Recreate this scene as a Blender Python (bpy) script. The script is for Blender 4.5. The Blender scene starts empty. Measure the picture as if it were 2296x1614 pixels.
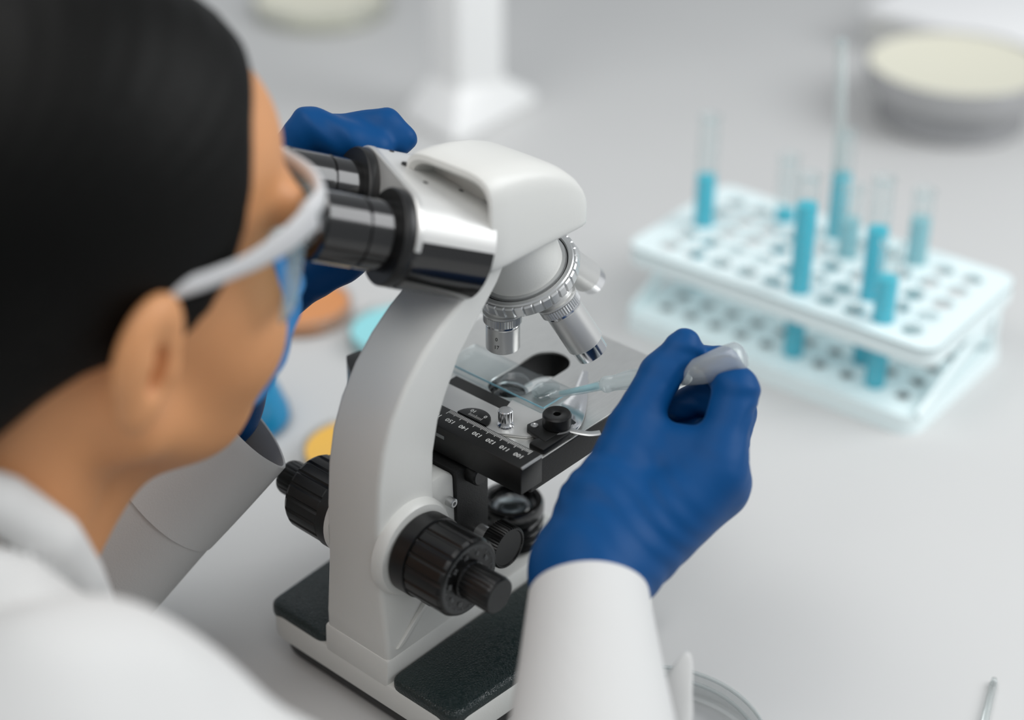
import bpy, bmesh, math, random
import numpy as np
from mathutils import Vector, Matrix
random.seed(7)
SC = bpy.context.scene
COL = SC.collection
V = Vector
def R_(a): return math.radians(a)

# ------------------------------------------------------------------ camera, world, lights, exposure
cam_d = bpy.data.cameras.new('camera'); cam = bpy.data.objects.new('camera', cam_d); COL.objects.link(cam)
CAMP = V((-0.5686, -0.5548, 0.681)); YAW, PIT = R_(41.71), R_(31.32)
fw = V((math.cos(PIT) * math.cos(YAW), math.cos(PIT) * math.sin(YAW), -math.sin(PIT)))
cam.location = CAMP
cam.rotation_euler = fw.to_track_quat('-Z', 'Y').to_euler()
cam_d.sensor_width = 36.0; cam_d.lens = 3870.0 * 36 / 2296
cam_d.clip_start = 0.02; cam_d.clip_end = 50
cam_d.dof.use_dof = True; cam_d.dof.focus_distance = 0.945; cam_d.dof.aperture_fstop = 2.15
cam_d.dof.aperture_blades = 0
SC.camera = cam

w = bpy.data.worlds.new('room_light'); SC.world = w; w.use_nodes = True
w.node_tree.nodes['Background'].inputs[0].default_value = (0.86, 0.90, 0.94, 1)
w.node_tree.nodes['Background'].inputs[1].default_value = 0.46

def area(name, loc, target, sx, sy, power, col=(1, 1, 1)):
    d = bpy.data.lights.new(name, 'AREA'); d.shape = 'RECTANGLE'; d.size = sx; d.size_y = sy
    d.energy = power; d.color = col
    o = bpy.data.objects.new(name, d); COL.objects.link(o); o.location = loc
    o.rotation_euler = (V(target) - V(loc)).to_track_quat('-Z', 'Y').to_euler()
    return o
area('window_light', (1.00, -1.05, 1.15), (-0.25, -0.40, 0.10), 1.2, 1.1, 20, (0.97, 0.99, 1.0))
area('ceiling_light', (-0.65, -0.45, 1.60), (-0.05, -0.15, 0.0), 1.3, 1.0, 7, (1.0, 0.99, 0.97))
area('sleeve_fill_light', (-0.35, 0.35, 1.35), (-0.15, 0.10, 0.0), 0.9, 0.6, 4.6, (1.0, 0.99, 0.97))  # unseen fill lamp, added to brighten the left sleeve and the table beside it

SC.view_settings.view_transform = 'Standard'; SC.view_settings.look = 'None'
SC.view_settings.exposure = 0.04; SC.view_settings.gamma = 1.0
SC.view_settings.use_curve_mapping = False

# ------------------------------------------------------------------ materials
def lin(c):
    return tuple(((x / 255) / 12.92 if x / 255 <= 0.04045 else ((x / 255 + 0.055) / 1.055) ** 2.4) for x in c)
MATS = {}
def mat(name, rgb, rough=0.5, metal=0.0, bump=0.0, bscale=200.0, var=0.0, vscale=30.0, coat=0.0, spec=0.5, kind='noise', stretch=None, sss=0.0):
    m = bpy.data.materials.new(name); m.use_nodes = True
    nt = m.node_tree; b = nt.nodes['Principled BSDF']
    c = lin(rgb) + (1,)
    b.inputs['Base Color'].default_value = c
    b.inputs['Roughness'].default_value = rough; b.inputs['Metallic'].default_value = metal
    b.inputs['Coat Weight'].default_value = coat; b.inputs['Specular IOR Level'].default_value = spec
    if sss:
        b.inputs['Subsurface Weight'].default_value = sss; b.inputs['Subsurface Radius'].default_value = (0.008, 0.004, 0.002)
        b.inputs['Subsurface Scale'].default_value = 1.0
    tc = nt.nodes.new('ShaderNodeTexCoord'); src = tc.outputs['Object']
    if stretch:
        mp = nt.nodes.new('ShaderNodeMapping'); mp.inputs['Scale'].default_value = stretch
        nt.links.new(src, mp.inputs['Vector']); src = mp.outputs[0]
    if var:
        n = nt.nodes.new('ShaderNodeTexNoise'); n.inputs['Scale'].default_value = vscale; n.inputs['Detail'].default_value = 4
        nt.links.new(src, n.inputs['Vector'])
        mx = nt.nodes.new('ShaderNodeMix'); mx.data_type = 'RGBA'
        mx.inputs[6].default_value = tuple(x * (1 - var) for x in c[:3]) + (1,)
        mx.inputs[7].default_value = tuple(min(1, x * (1 + var)) for x in c[:3]) + (1,)
        nt.links.new(n.outputs[0], mx.inputs[0]); nt.links.new(mx.outputs[2], b.inputs['Base Color'])
    if bump:
        if kind == 'voronoi':
            t = nt.nodes.new('ShaderNodeTexVoronoi'); t.feature = 'DISTANCE_TO_EDGE'; out = t.outputs[0]
        else:
            t = nt.nodes.new('ShaderNodeTexNoise'); t.inputs['Detail'].default_value = 3; out = t.outputs[0]
        t.inputs['Scale'].default_value = bscale
        nt.links.new(src, t.inputs['Vector'])
        bp = nt.nodes.new('ShaderNodeBump'); bp.inputs['Strength'].default_value = bump; bp.inputs['Distance'].default_value = 0.0006
        nt.links.new(out, bp.inputs['Height']); nt.links.new(bp.outputs[0], b.inputs['Normal'])
    MATS[name] = m
    return m
def clear(name, rgb, refl=0.06, tint=0.9, rough=0.03, milk=0.0, fk=0.75):
    """thin clear wall: straight transmission with a tint, a fresnel sheen, optional milky scatter"""
    m = bpy.data.materials.new(name); m.use_nodes = True; nt = m.node_tree
    for n in list(nt.nodes): nt.nodes.remove(n)
    out = nt.nodes.new('ShaderNodeOutputMaterial')
    tr = nt.nodes.new('ShaderNodeBsdfTransparent'); tr.inputs[0].default_value = tuple(1 - (1 - x) * tint for x in lin(rgb)) + (1,)
    gl = nt.nodes.new('ShaderNodeBsdfGlossy'); gl.inputs['Roughness'].default_value = rough
    lw = nt.nodes.new('ShaderNodeLayerWeight'); lw.inputs[0].default_value = 0.35
    ma = nt.nodes.new('ShaderNodeMath'); ma.operation = 'MULTIPLY_ADD'; ma.inputs[1].default_value = fk; ma.inputs[2].default_value = refl
    nt.links.new(lw.outputs['Fresnel'], ma.inputs[0])
    ms = nt.nodes.new('ShaderNodeMixShader')
    nt.links.new(ma.outputs[0], ms.inputs[0])
    base = tr.outputs[0]
    if milk:
        df = nt.nodes.new('ShaderNodeBsdfDiffuse'); df.inputs[0].default_value = lin(rgb) + (1,)
        tl = nt.nodes.new('ShaderNodeBsdfTranslucent'); tl.inputs[0].default_value = lin(rgb) + (1,)
        m2 = nt.nodes.new('ShaderNodeMixShader'); m2.inputs[0].default_value = 0.12
        nt.links.new(df.outputs[0], m2.inputs[1]); nt.links.new(tl.outputs[0], m2.inputs[2])
        m3 = nt.nodes.new('ShaderNodeMixShader'); m3.inputs[0].default_value = milk
        nt.links.new(tr.outputs[0], m3.inputs[1]); nt.links.new(m2.outputs[0], m3.inputs[2]); base = m3.outputs[0]
    nt.links.new(base, ms.inputs[1]); nt.links.new(gl.outputs[0], ms.inputs[2])
    nt.links.new(ms.outputs[0], out.inputs[0]); MATS[name] = m
    return m
mat('table', (207, 207, 206), 0.42, var=0.03, vscale=6, spec=0.35)
mat('floor', (120, 122, 124), 0.6, var=0.08, vscale=3)
mat('white_paint', (216, 216, 212), 0.36, bump=0.12, bscale=900)
mat('white_plastic', (250, 250, 249), 0.45)
mat('white_lid', (253, 253, 253), 0.5)
mat('black_plastic', (14, 14, 14), 0.38, bump=0.15, bscale=1500)
mat('black_gloss', (12, 11, 11), 0.17, spec=0.6, coat=0.5)
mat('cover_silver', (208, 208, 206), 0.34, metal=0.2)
mat('black_crackle', (17, 17, 17), 0.5, bump=0.4, bscale=1800)
mat('knob_black', (10, 10, 10), 0.36)
mat('leather', (20, 36, 36), 0.34, bump=0.9, bscale=620, kind='voronoi', spec=0.55)
mat('silver_satin', (206, 206, 204), 0.32, metal=0.5)
mat('chrome', (225, 226, 228), 0.16, metal=1.0)
mat('steel_brushed', (226, 226, 223), 0.30, metal=0.95, var=0.12, vscale=90, bump=0.12, bscale=500, stretch=(1, 14, 1))
mat('alu', (205, 206, 206), 0.36, metal=0.8)
mat('dark_groove', (26, 26, 26), 0.4)
mat('print_white', (215, 215, 212), 0.6)
mat('print_grey', (120, 122, 122), 0.6)
mat('print_black', (30, 30, 30), 0.6)
mat('brass_dot', (170, 110, 60), 0.35, metal=0.8)
mat('rack', (236, 250, 251), 0.42, sss=0.0)
mat('glove', (0, 66, 120), 0.52, bump=0.12, bscale=260, spec=0.16)
mat('skin', (206, 146, 98), 0.52, var=0.06, vscale=40, sss=0.08)
mat('hair', (4, 4, 3), 0.55, bump=0.3, bscale=260, stretch=(0.35, 6, 1.4), spec=0.14)
mat('coat', (206, 206, 205), 0.85, bump=0.2, bscale=900, spec=0.2)
mat('mask', (45, 120, 178), 0.8, bump=0.2, bscale=500)
mat('frame_grey', (205, 205, 206), 0.34)
mat('eye_white', (235, 232, 228), 0.2)
mat('eye_dark', (25, 15, 10), 0.2)
mat('lips', (160, 85, 75), 0.5)
mat('agar_cream', (236, 233, 214), 0.45)
mat('agar_orange', (224, 150, 92), 0.4, var=0.10, vscale=40)
mat('agar_cyan', (150, 220, 226), 0.4)
mat('agar_yellow', (240, 188, 84), 0.4)
mat('agar_clear', (205, 206, 206), 0.3, var=0.05, vscale=60)
clear('glass', (248, 251, 251), refl=0.02, tint=0.35, fk=0.45)
clear('glass_tube', (245, 252, 252), refl=0.01, tint=0.4, fk=0.4, milk=0.10)
clear('liquid_mid', (120, 226, 242), refl=0.01, tint=0.7, milk=0.9, fk=0.3)
clear('glass_slide', (236, 241, 242), refl=0.01, tint=0.6, fk=0.2)
clear('glass_lens', (215, 222, 224), refl=0.10, tint=0.9)
clear('goggle_lens', (222, 242, 246), refl=0.04, tint=0.5, milk=0.16, fk=0.5)
clear('plastic_clear', (236, 246, 247), refl=0.03, tint=0.4, rough=0.12, milk=0.30, fk=0.5)
clear('liquid_blue', (60, 224, 246), refl=0.01, tint=0.8, milk=0.94, fk=0.3)
clear('liquid_pale', (180, 236, 244), refl=0.01, tint=0.7, milk=0.8, fk=0.3)
clear('liquid_deep', (10, 165, 220), refl=0.01, tint=0.9, milk=0.9, fk=0.3)
clear('water', (225, 238, 240), refl=0.12, tint=0.6)
mat('reflection_dark', (62, 62, 61), 0.35, metal=0.8)  # dark tone of the slide's reflection, put into the colour
clear('glass_grey', (222, 222, 224), refl=0.04, tint=0.6, rough=0.15, milk=0.45, fk=0.5)
clear('bulb_clear', (238, 244, 243), refl=0.03, tint=0.4, rough=0.15, milk=0.34, fk=0.5)
mat('slide_edge', (150, 205, 222), 0.2)

# ------------------------------------------------------------------ mesh helpers
def tag(o, label=None, cat=None, group=None, kind=None):
    if label: o['label'] = label
    if cat: o['category'] = cat
    if group: o['group'] = group
    if kind: o['kind'] = kind
    return o
def thing(name, loc, label, cat, group=None, rotz=0):
    o = bpy.data.objects.new(name, None); COL.objects.link(o); o.location = loc; o.rotation_euler = (0, 0, rotz)
    o.empty_display_size = 0.02
    return tag(o, label, cat, group)
def link(name, me, m, parent=None, smooth=35):
    """me is in world space (or in the parent's local space when the parent sits at the origin)"""
    for mm in (m if isinstance(m, (list, tuple)) else [m]): me.materials.append(MATS[mm])
    o = bpy.data.objects.new(name, me); COL.objects.link(o)
    if parent:
        o.parent = parent
        root = parent
        while root.parent: root = root.parent
        if parent is root: o.location = -root.location
    if smooth is not None:
        me.polygons.foreach_set('use_smooth', [True] * len(me.polygons))
        if smooth: me.set_sharp_from_angle(angle=R_(smooth))
    return o
def mesh(verts, faces):
    me = bpy.data.meshes.new('m'); me.from_pydata([tuple(v) for v in verts], [], faces); me.update(); return me
def bm_mesh(bm):
    bmesh.ops.recalc_face_normals(bm, faces=bm.faces[:])
    me = bpy.data.meshes.new('m'); bm.to_mesh(me); bm.free(); return me
def frame(d):
    d = V(d).normalized(); a = V((0, 0, 1)) if abs(d.z) < 0.9 else V((1, 0, 0))
    x = a.cross(d).normalized(); y = d.cross(x); return x, y, d
def lathe(P, D, prof, seg=48, mod=None, cap=True):
    """profile [(r, h)] about the axis P + h*D; mod(angle_index, profile_index) scales the radius"""
    x, y, d = frame(D); P = V(P); vs = []; fs = []
    for j, (r, h) in enumerate(prof):
        for i in range(seg):
            a = 2 * math.pi * i / seg; rr = r * (mod(i, j) if mod else 1)
            vs.append(P + d * h + x * (rr * math.cos(a)) + y * (rr * math.sin(a)))
    n = len(prof)
    for j in range(n - 1):
        for i in range(seg):
            k = (i + 1) % seg
            fs.append((j * seg + i, j * seg + k, (j + 1) * seg + k, (j + 1) * seg + i))
    if cap:
        if prof[0][0] > 1e-6: fs.append(tuple(range(seg - 1, -1, -1)))
        if prof[-1][0] > 1e-6: fs.append(tuple((n - 1) * seg + i for i in range(seg)))
    bm = bmesh.new(); bm.from_mesh(mesh(vs, fs)); bmesh.ops.remove_doubles(bm, verts=bm.verts[:], dist=1e-7)
    return bm_mesh(bm)
def sharp(prof, b=0.0006):
    """chamfer helper: duplicate corner points so that lathe corners stay crisp"""
    return prof
def prism(poly, axis='z', a=0.0, b=1.0, bevel=0.0, seg=2, warp=None):
    """extrude a 2-D polygon between a and b. axis z: (x,y), axis y: (x,z), axis x: (y,z)"""
    bm = bmesh.new()
    def P(p, t):
        if axis == 'z': return (p[0], p[1], t)
        if axis == 'y': return (p[0], t, p[1])
        return (t, p[0], p[1])
    lo = [bm.verts.new(P(p, a)) for p in poly]; hi = [bm.verts.new(P(p, b)) for p in poly]
    n = len(poly)
    bm.faces.new(lo[::-1]); bm.faces.new(hi)
    for i in range(n): bm.faces.new((lo[i], lo[(i + 1) % n], hi[(i + 1) % n], hi[i]))
    if warp:
        for v in bm.verts: v.co = V(warp(v.co))
    bmesh.ops.recalc_face_normals(bm, faces=bm.faces[:])
    if bevel:
        es = [e for e in bm.edges if len(e.link_faces) == 2 and e.calc_face_angle(0) > R_(25)]
        bmesh.ops.bevel(bm, geom=es, offset=bevel, segments=seg, profile=0.5, affect='EDGES', clamp_overlap=True)
    bmesh.ops.triangulate(bm, faces=[f for f in bm.faces if len(f.verts) > 4])
    return bm_mesh(bm)
def box(c, s, bevel=0.0, seg=2, rot=None):
    bm = bmesh.new(); bmesh.ops.create_cube(bm, size=1)
    bmesh.ops.scale(bm, vec=s, verts=bm.verts[:])
    if bevel: bmesh.ops.bevel(bm, geom=bm.edges[:], offset=bevel, segments=seg, profile=0.5, affect='EDGES')
    if rot is not None: bmesh.ops.rotate(bm, cent=(0, 0, 0), matrix=rot, verts=bm.verts[:])
    bmesh.ops.translate(bm, vec=c, verts=bm.verts[:])
    return bm_mesh(bm)
def rrect(x0, x1, y0, y1, r, n=6):
    pts = []
    for cx, cy, a0 in ((x1 - r, y1 - r, 0), (x0 + r, y1 - r, 90), (x0 + r, y0 + r, 180), (x1 - r, y0 + r, 270)):
        for i in range(n + 1):
            a = R_(a0 + 90 * i / n); pts.append((cx + r * math.cos(a), cy + r * math.sin(a)))
    return pts
def round_poly(pts, r, n=5):
    """round the corners of a convex polygon"""
    out = []; N = len(pts)
    for i in range(N):
        p0, p1, p2 = V(pts[i - 1]), V(pts[i]), V(pts[(i + 1) % N])
        a = (p0 - p1).normalized(); b = (p2 - p1).normalized()
        ang = a.angle(b); t = min(r / math.tan(ang / 2), 0.48 * (p0 - p1).length, 0.48 * (p2 - p1).length)
        s, e = p1 + a * t, p1 + b * t
        for k in range(n + 1):
            u = k / n; out.append(tuple((1 - u) ** 2 * s + 2 * u * (1 - u) * p1 + u * u * e))
    return out
def plate(outline, holes, z0, z1):
    """flat plate with real holes"""
    bm = bmesh.new(); es = []
    for loop in [outline] + holes:
        vs = [bm.verts.new((p[0], p[1], z1)) for p in loop]
        es += [bm.edges.new((vs[i], vs[(i + 1) % len(vs)])) for i in range(len(vs))]
    bmesh.ops.triangle_fill(bm, edges=es, use_beauty=True)
    r = bmesh.ops.extrude_face_region(bm, geom=bm.faces[:])
    for v in r['geom']:
        if isinstance(v, bmesh.types.BMVert): v.co.z = z0
    return bm_mesh(bm)
def circ(cx, cy, r, n=18): return [(cx + r * math.cos(2 * math.pi * i / n), cy + r * math.sin(2 * math.pi * i / n)) for i in range(n)]
def sweep(pts, radii, seg=12, flat=None, up=(0, 0, 1), cap=True):
    """tube along points; flat = (width, height) factors across/up"""
    pts = [V(p) for p in pts]; vs = []; fs = []; n = len(pts); up = V(up)
    if not isinstance(radii, (list, tuple)): radii = [radii] * n
    for j, p in enumerate(pts):
        t = (pts[min(j + 1, n - 1)] - pts[max(j - 1, 0)]).normalized()
        x = t.cross(up).normalized(); y = x.cross(t)
        for i in range(seg):
            a = 2 * math.pi * i / seg; fx, fy = flat or (1, 1)
            vs.append(p + x * (radii[j] * fx * math.cos(a)) + y * (radii[j] * fy * math.sin(a)))
    for j in range(n - 1):
        for i in range(seg):
            k = (i + 1) % seg; fs.append((j * seg + i, j * seg + k, (j + 1) * seg + k, (j + 1) * seg + i))
    if cap: fs += [tuple(range(seg - 1, -1, -1)), tuple((n - 1) * seg + i for i in range(seg))]
    bm = bmesh.new(); bm.from_mesh(mesh(vs, fs)); return bm_mesh(bm)
def loft(secs, cap=True, closed=True):
    m = len(secs[0]); vs = [p for s in secs for p in s]; fs = []
    for j in range(len(secs) - 1):
        for i in range(m if closed else m - 1):
            k = (i + 1) % m; fs.append((j * m + i, j * m + k, (j + 1) * m + k, (j + 1) * m + i))
    if cap: fs += [tuple(range(m - 1, -1, -1)), tuple((len(secs) - 1) * m + i for i in range(m))]
    bm = bmesh.new(); bm.from_mesh(mesh(vs, fs)); bmesh.ops.remove_doubles(bm, verts=bm.verts[:], dist=1e-7)
    return bm_mesh(bm)
def catmull(pts, n=6):
    pts = [V(p) for p in pts]; out = []
    for i in range(len(pts) - 1):
        p0, p1, p2, p3 = pts[max(i - 1, 0)], pts[i], pts[i + 1], pts[min(i + 2, len(pts) - 1)]
        for k in range(n):
            t = k / n
            out.append(0.5 * ((2 * p1) + (p2 - p0) * t + (2 * p0 - 5 * p1 + 4 * p2 - p3) * t * t + (3 * p1 - p0 - 3 * p2 + p3) * t ** 3))
    out.append(pts[-1]); return out
def text(name, s, P, right, up, size, m, parent, depth=0.00008):
    cu = bpy.data.curves.new('t', 'FONT'); cu.body = s; cu.size = size; cu.align_x = 'CENTER'; cu.align_y = 'CENTER'
    cu.extrude = depth; cu.resolution_u = 2
    t = bpy.data.objects.new('t', cu); COL.objects.link(t)
    bpy.context.view_layer.update()
    me = bpy.data.meshes.new_from_object(t.evaluated_get(bpy.context.evaluated_depsgraph_get()))
    bpy.data.objects.remove(t); me.materials.clear()
    r = V(right).normalized(); u = V(up).normalized(); M = Matrix((r, u, r.cross(u))).transposed().to_4x4(); M.translation = V(P)
    me.transform(M)
    return link(name, me, m, parent, smooth=None)
def join(meshes):
    bm = bmesh.new()
    for m_ in meshes: bm.from_mesh(m_)
    return bm_mesh(bm)

# ------------------------------------------------------------------ signed-distance modelling (organic shapes)
def npv(p): return np.array(p, dtype=np.float32)
def sd_cone(p, a, b, ra, rb):
    a, b = npv(a), npv(b); d = b - a
    t = np.clip(((p - a) @ d) / max(float(d @ d), 1e-12), 0, 1)
    return np.linalg.norm(p - a - t[:, None] * d, axis=1) - (ra + (rb - ra) * t)
def sd_ell(p, c, r):
    q = p - npv(c); r = npv(r); k0 = np.linalg.norm(q / r, axis=1); k1 = np.linalg.norm(q / (r * r), axis=1) + 1e-9
    return k0 * (k0 - 1) / k1
def smin(a, b, k):
    h = np.clip(0.5 + 0.5 * (b - a) / k, 0, 1); return b + (a - b) * h - k * h * (1 - h)
def smax(a, b, k): return -smin(-a, -b, k)
def surface_net(f, lo, hi, h):
    """mesh the zero set of f; coarse pass first, fine values only near the surface"""
    C = 4; lo = np.array(lo, np.float32); n = np.ceil((np.array(hi) - lo) / (h * C)).astype(int)
    g = np.stack(np.meshgrid(*[np.arange(k) for k in n], indexing='ij'), -1).reshape(-1, 3)
    cd = f((lo + (g * C + (C - 1) / 2) * h).astype(np.float32)).reshape(n)
    act = np.abs(cd) < h * C * 1.35
    F = np.repeat(np.repeat(np.repeat(cd, C, 0), C, 1), C, 2).astype(np.float32)
    A = np.repeat(np.repeat(np.repeat(act, C, 0), C, 1), C, 2)
    idx = np.argwhere(A)
    F[idx[:, 0], idx[:, 1], idx[:, 2]] = f((lo + idx * h).astype(np.float32))
    S = F < 0; nx, ny, nz = F.shape
    corners = [(i, j, k) for i in (0, 1) for j in (0, 1) for k in (0, 1)]
    cnt = sum(S[i:nx - 1 + i, j:ny - 1 + j, k:nz - 1 + k].astype(np.int8) for i, j, k in corners)
    cells = np.argwhere((cnt > 0) & (cnt < 8))
    vid = -np.ones((nx - 1, ny - 1, nz - 1), int); vid[cells[:, 0], cells[:, 1], cells[:, 2]] = np.arange(len(cells))
    acc = np.zeros((len(cells), 3)); num = np.zeros(len(cells))
    for a in corners:
        for ax in range(3):
            if a[ax]: continue
            b = list(a); b[ax] = 1
            fa = F[cells[:, 0] + a[0], cells[:, 1] + a[1], cells[:, 2] + a[2]]; fb = F[cells[:, 0] + b[0], cells[:, 1] + b[1], cells[:, 2] + b[2]]
            m_ = (fa < 0) != (fb < 0); t = np.where(m_, fa / np.where(m_, fa - fb, 1), 0)
            pt = np.array(a)[None] + t[:, None] * (np.array(b) - np.array(a))[None]
            acc[m_] += pt[m_]; num[m_] += 1
    verts = lo + (cells + acc / num[:, None]) * h
    quads = []
    for ax in range(3):
        u, v = (ax + 1) % 3, (ax + 2) % 3
        sl0 = [slice(None)] * 3; sl1 = [slice(None)] * 3; sl0[ax] = slice(0, -1); sl1[ax] = slice(1, None)
        e = np.argwhere(S[tuple(sl0)] != S[tuple(sl1)])
        e = e[(e[:, u] > 0) & (e[:, v] > 0) & (e[:, u] < F.shape[u] - 1) & (e[:, v] < F.shape[v] - 1)]
        inside = S[e[:, 0], e[:, 1], e[:, 2]]
        def cell(du, dv):
            c = e.copy(); c[:, u] -= du; c[:, v] -= dv; return vid[c[:, 0], c[:, 1], c[:, 2]]
        q = np.stack([cell(1, 1), cell(0, 1), cell(0, 0), cell(1, 0)], 1)
        q[~inside] = q[~inside][:, ::-1]; quads.append(q)
    Q = np.concatenate(quads); Q = Q[(Q >= 0).all(1)]
    me = bpy.data.meshes.new('m')
    me.vertices.add(len(verts)); me.vertices.foreach_set('co', verts.astype(np.float32).ravel())
    me.loops.add(Q.size); me.loops.foreach_set('vertex_index', Q.astype(np.int32).ravel())
    me.polygons.add(len(Q)); me.polygons.foreach_set('loop_start', np.arange(0, Q.size, 4, dtype=np.int32))
    me.update(calc_edges=True); me.validate()
    bm = bmesh.new(); bm.from_mesh(me); bmesh.ops.smooth_vert(bm, verts=bm.verts[:], factor=0.5, use_axis_x=True, use_axis_y=True, use_axis_z=True)
    bm.to_mesh(me); bm.free()
    return me

# ================================================================== SETTING
fl = link('floor', box((0.5, 0.4, -0.775), (7, 7, 0.05)), 'floor', smooth=None); tag(fl, kind='structure')
tb = thing('laboratory_table', (0.83, 0.45, -0.75), 'wide pale grey laboratory table that everything stands on', 'table')
link('tabletop', box((0.83, 0.45, -0.02), (2.2, 2.9, 0.04), 0.004), 'table', tb)
for sx in (-1, 1):
    for sy in (-1, 1):
        link('leg', box((0.83 + sx * 1.02, 0.45 + sy * 1.35, -0.395), (0.06, 0.06, 0.71), 0.004), 'white_paint', tb)

# ================================================================== MICROSCOPE
ms = thing('microscope', (0.01, 0, 0), 'white and black binocular microscope with silver objectives on the table', 'microscope')
# base
def base_outline(dx, dy):
    return round_poly([(-0.0775 + dx, -0.0745 + dy), (0.092 - dx, -0.0845 + dy), (0.092 - dx, 0.0845 - dy), (-0.0775 + dx, 0.0745 - dy)], 0.014)
link('base_housing', prism(base_outline(0, 0), 'z', 0.016, 0.0335, 0.002), 'white_paint', ms)
link('base_plinth', prism(base_outline(0.005, 0.005), 'z', 0.003, 0.018, 0.003), 'black_plastic', ms)
for sx in (-0.055, 0.068):
    for sy in (-1, 1):
        link('rubber_foot', lathe((sx, sy * 0.055, 0), (0, 0, 1), [(0.010, 0), (0.011, 0.0008), (0.011, 0.004)], 24), 'black_plastic', ms)
for sy in (-1, 1):
    pts = [(-0.0768, sy * 0.0738), (-0.0768, sy * 0.0256), (0.0905, sy * 0.0256), (0.0905, sy * 0.0838)]
    if sy > 0: pts = pts[::-1]
    link('base_pad', prism(round_poly(pts, 0.008), 'z', 0.029, 0.0392, 0.0030, 3), 'leather', ms)
spine = [(-0.0775, 0.03), (0.091, 0.03), (0.091, 0.044), (0.084, 0.0495), (-0.0765, 0.0495)]
link('base_spine', prism(spine, 'y', -0.0252, 0.0252, 0.002), 'white_paint', ms)
# arm
prof = [(-0.0755, 0.046), (-0.0755, 0.060), (-0.0750, 0.10), (-0.0742, 0.135), (-0.0715, 0.160), (-0.0672, 0.179), (-0.0600, 0.1955),
        (-0.0490, 0.2115), (-0.0360, 0.2245), (-0.0220, 0.235), (-0.0060, 0.2440), (-0.003, 0.262), (0.034, 0.262), (0.0215, 0.2435), (0.0070, 0.2285),
        (-0.0085, 0.2120), (-0.0195, 0.1925), (-0.0252, 0.1805), (-0.0295, 0.1625), (-0.0305, 0.1455), (-0.0300, 0.12), (-0.026, 0.085), (-0.012, 0.046)]
def arm_w(c):
    z = c.z; hw = 0.0246 if z < 0.058 else (0.0246 - 0.0050 * min(1, (z - 0.058) / 0.05) if z < 0.17 else 0.0196)
    return (c.x, math.copysign(hw, c.y), c.z)
link('arm', prism(prof, 'y', -0.02, 0.02, 0.0032, 3, warp=arm_w), 'white_paint', ms, smooth=50)
blk = [(-0.034, 0.048), (-0.010, 0.048), (-0.0125, 0.137), (-0.018, 0.1415), (-0.034, 0.1415)]
link('focus_block', prism(blk, 'y', -0.0168, 0.0168, 0.0022), 'white_paint', ms)
link('set_screw', lathe((-0.0175, -0.0165, 0.1225), (0, -1, 0), [(0.0028, 0), (0.0028, 0.0045), (0.0022, 0.005), (0.0012, 0.005), (0.0012, 0.003), (0, 0.003)], 18), 'alu', ms)
link('arm_rib', prism([(-0.070, 0.054), (-0.064, 0.054), (-0.034, 0.078), (-0.034, 0.083)], 'y', -0.0262, -0.0225, 0.0012), 'white_paint', ms)
# knobs
KX, KZ = -0.051, 0.1125
def ridged(n, depth, rows):
    return lambda i, j: (1 - depth if (i % n) < 1 and j in rows else 1)
for s in (-1, 1):
    A = (0, s, 0)
    kb = 0 if s < 0 else 0.0045
    link('knob_boss', lathe((KX, s * 0.019, KZ), A, [(0.0285 - kb, 0), (0.0280 - kb, 0.004), (0.0262 - kb, 0.0062), (0.021, 0.0065)], 48), 'white_paint', ms)
    Y0, Y1 = (0.0262, 0.0622) if s < 0 else (0.0200, 0.0545)
    prof_k = [(0.0225, 0.0), (0.0232, 0.001), (0.0232, 0.010), (0.0218, 0.0105), (0.0225, 0.0115), (0.0225, 0.0345), (0.0215, 0.0365), (0.0205, 0.037), (0.011, 0.0365)]
    ck = link('coarse_focus_knob', lathe((KX, s * Y0, KZ), A, prof_k, 144, lambda i, j: 0.955 if i % 8 in (0, 1) and j in (4, 5) else 1), 'knob_black', ms, smooth=22)
    fprof = [(0.0108, 0.0), (0.0108, 0.0022), (0.0100, 0.003), (0.0104, 0.0205), (0.0098, 0.0225), (0.0093, 0.0229)]
    link('fine_focus_knob', lathe((KX, s * Y1, KZ), A, fprof, 80, ridged(4, 0.05, (2, 3))), 'knob_black', ms)
    if s < 0:
        # engraved dial: ticks and numbers on the face of the knob nearest the camera
        tick = bmesh.new()
        yf = -0.0262 - 0.0371
        for i in range(100):
            a = 2 * math.pi * i / 100; r0 = 0.0199; r1 = 0.0181 if i % 10 else 0.0168
            if i % 10 and i % 5 == 0: r1 = 0.0174
            t = 0.00024
            c, sn = math.cos(a), math.sin(a); px, pz = -sn * t, c * t
            vs = [tick.verts.new((KX + r * c + k * px, yf, KZ + r * sn + k * pz)) for r, k in ((r0, -1), (r0, 1), (r1, 1), (r1, -1))]
            tick.faces.new(vs)
        link('dial_ticks', bm_mesh(tick), 'print_grey', ck, smooth=None)
        for i in range(10):
            a = 2 * math.pi * i / 10 + R_(62)
            rad = V((math.cos(a), 0, math.sin(a)))
            text('dial_number', str((i * 10) if i else 0), (KX + rad.x * 0.0145, yf - 0.0001, KZ + rad.z * 0.0145), (rad.z, 0, -rad.x), tuple(rad), 0.0034, 'print_grey', ck)
link('tension_lever', prism([(-0.053, 0.079), (-0.046, 0.079), (-0.0465, 0.094), (-0.053, 0.094)], 'y', -0.036, -0.027, 0.0015), 'knob_black', ms)
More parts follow.
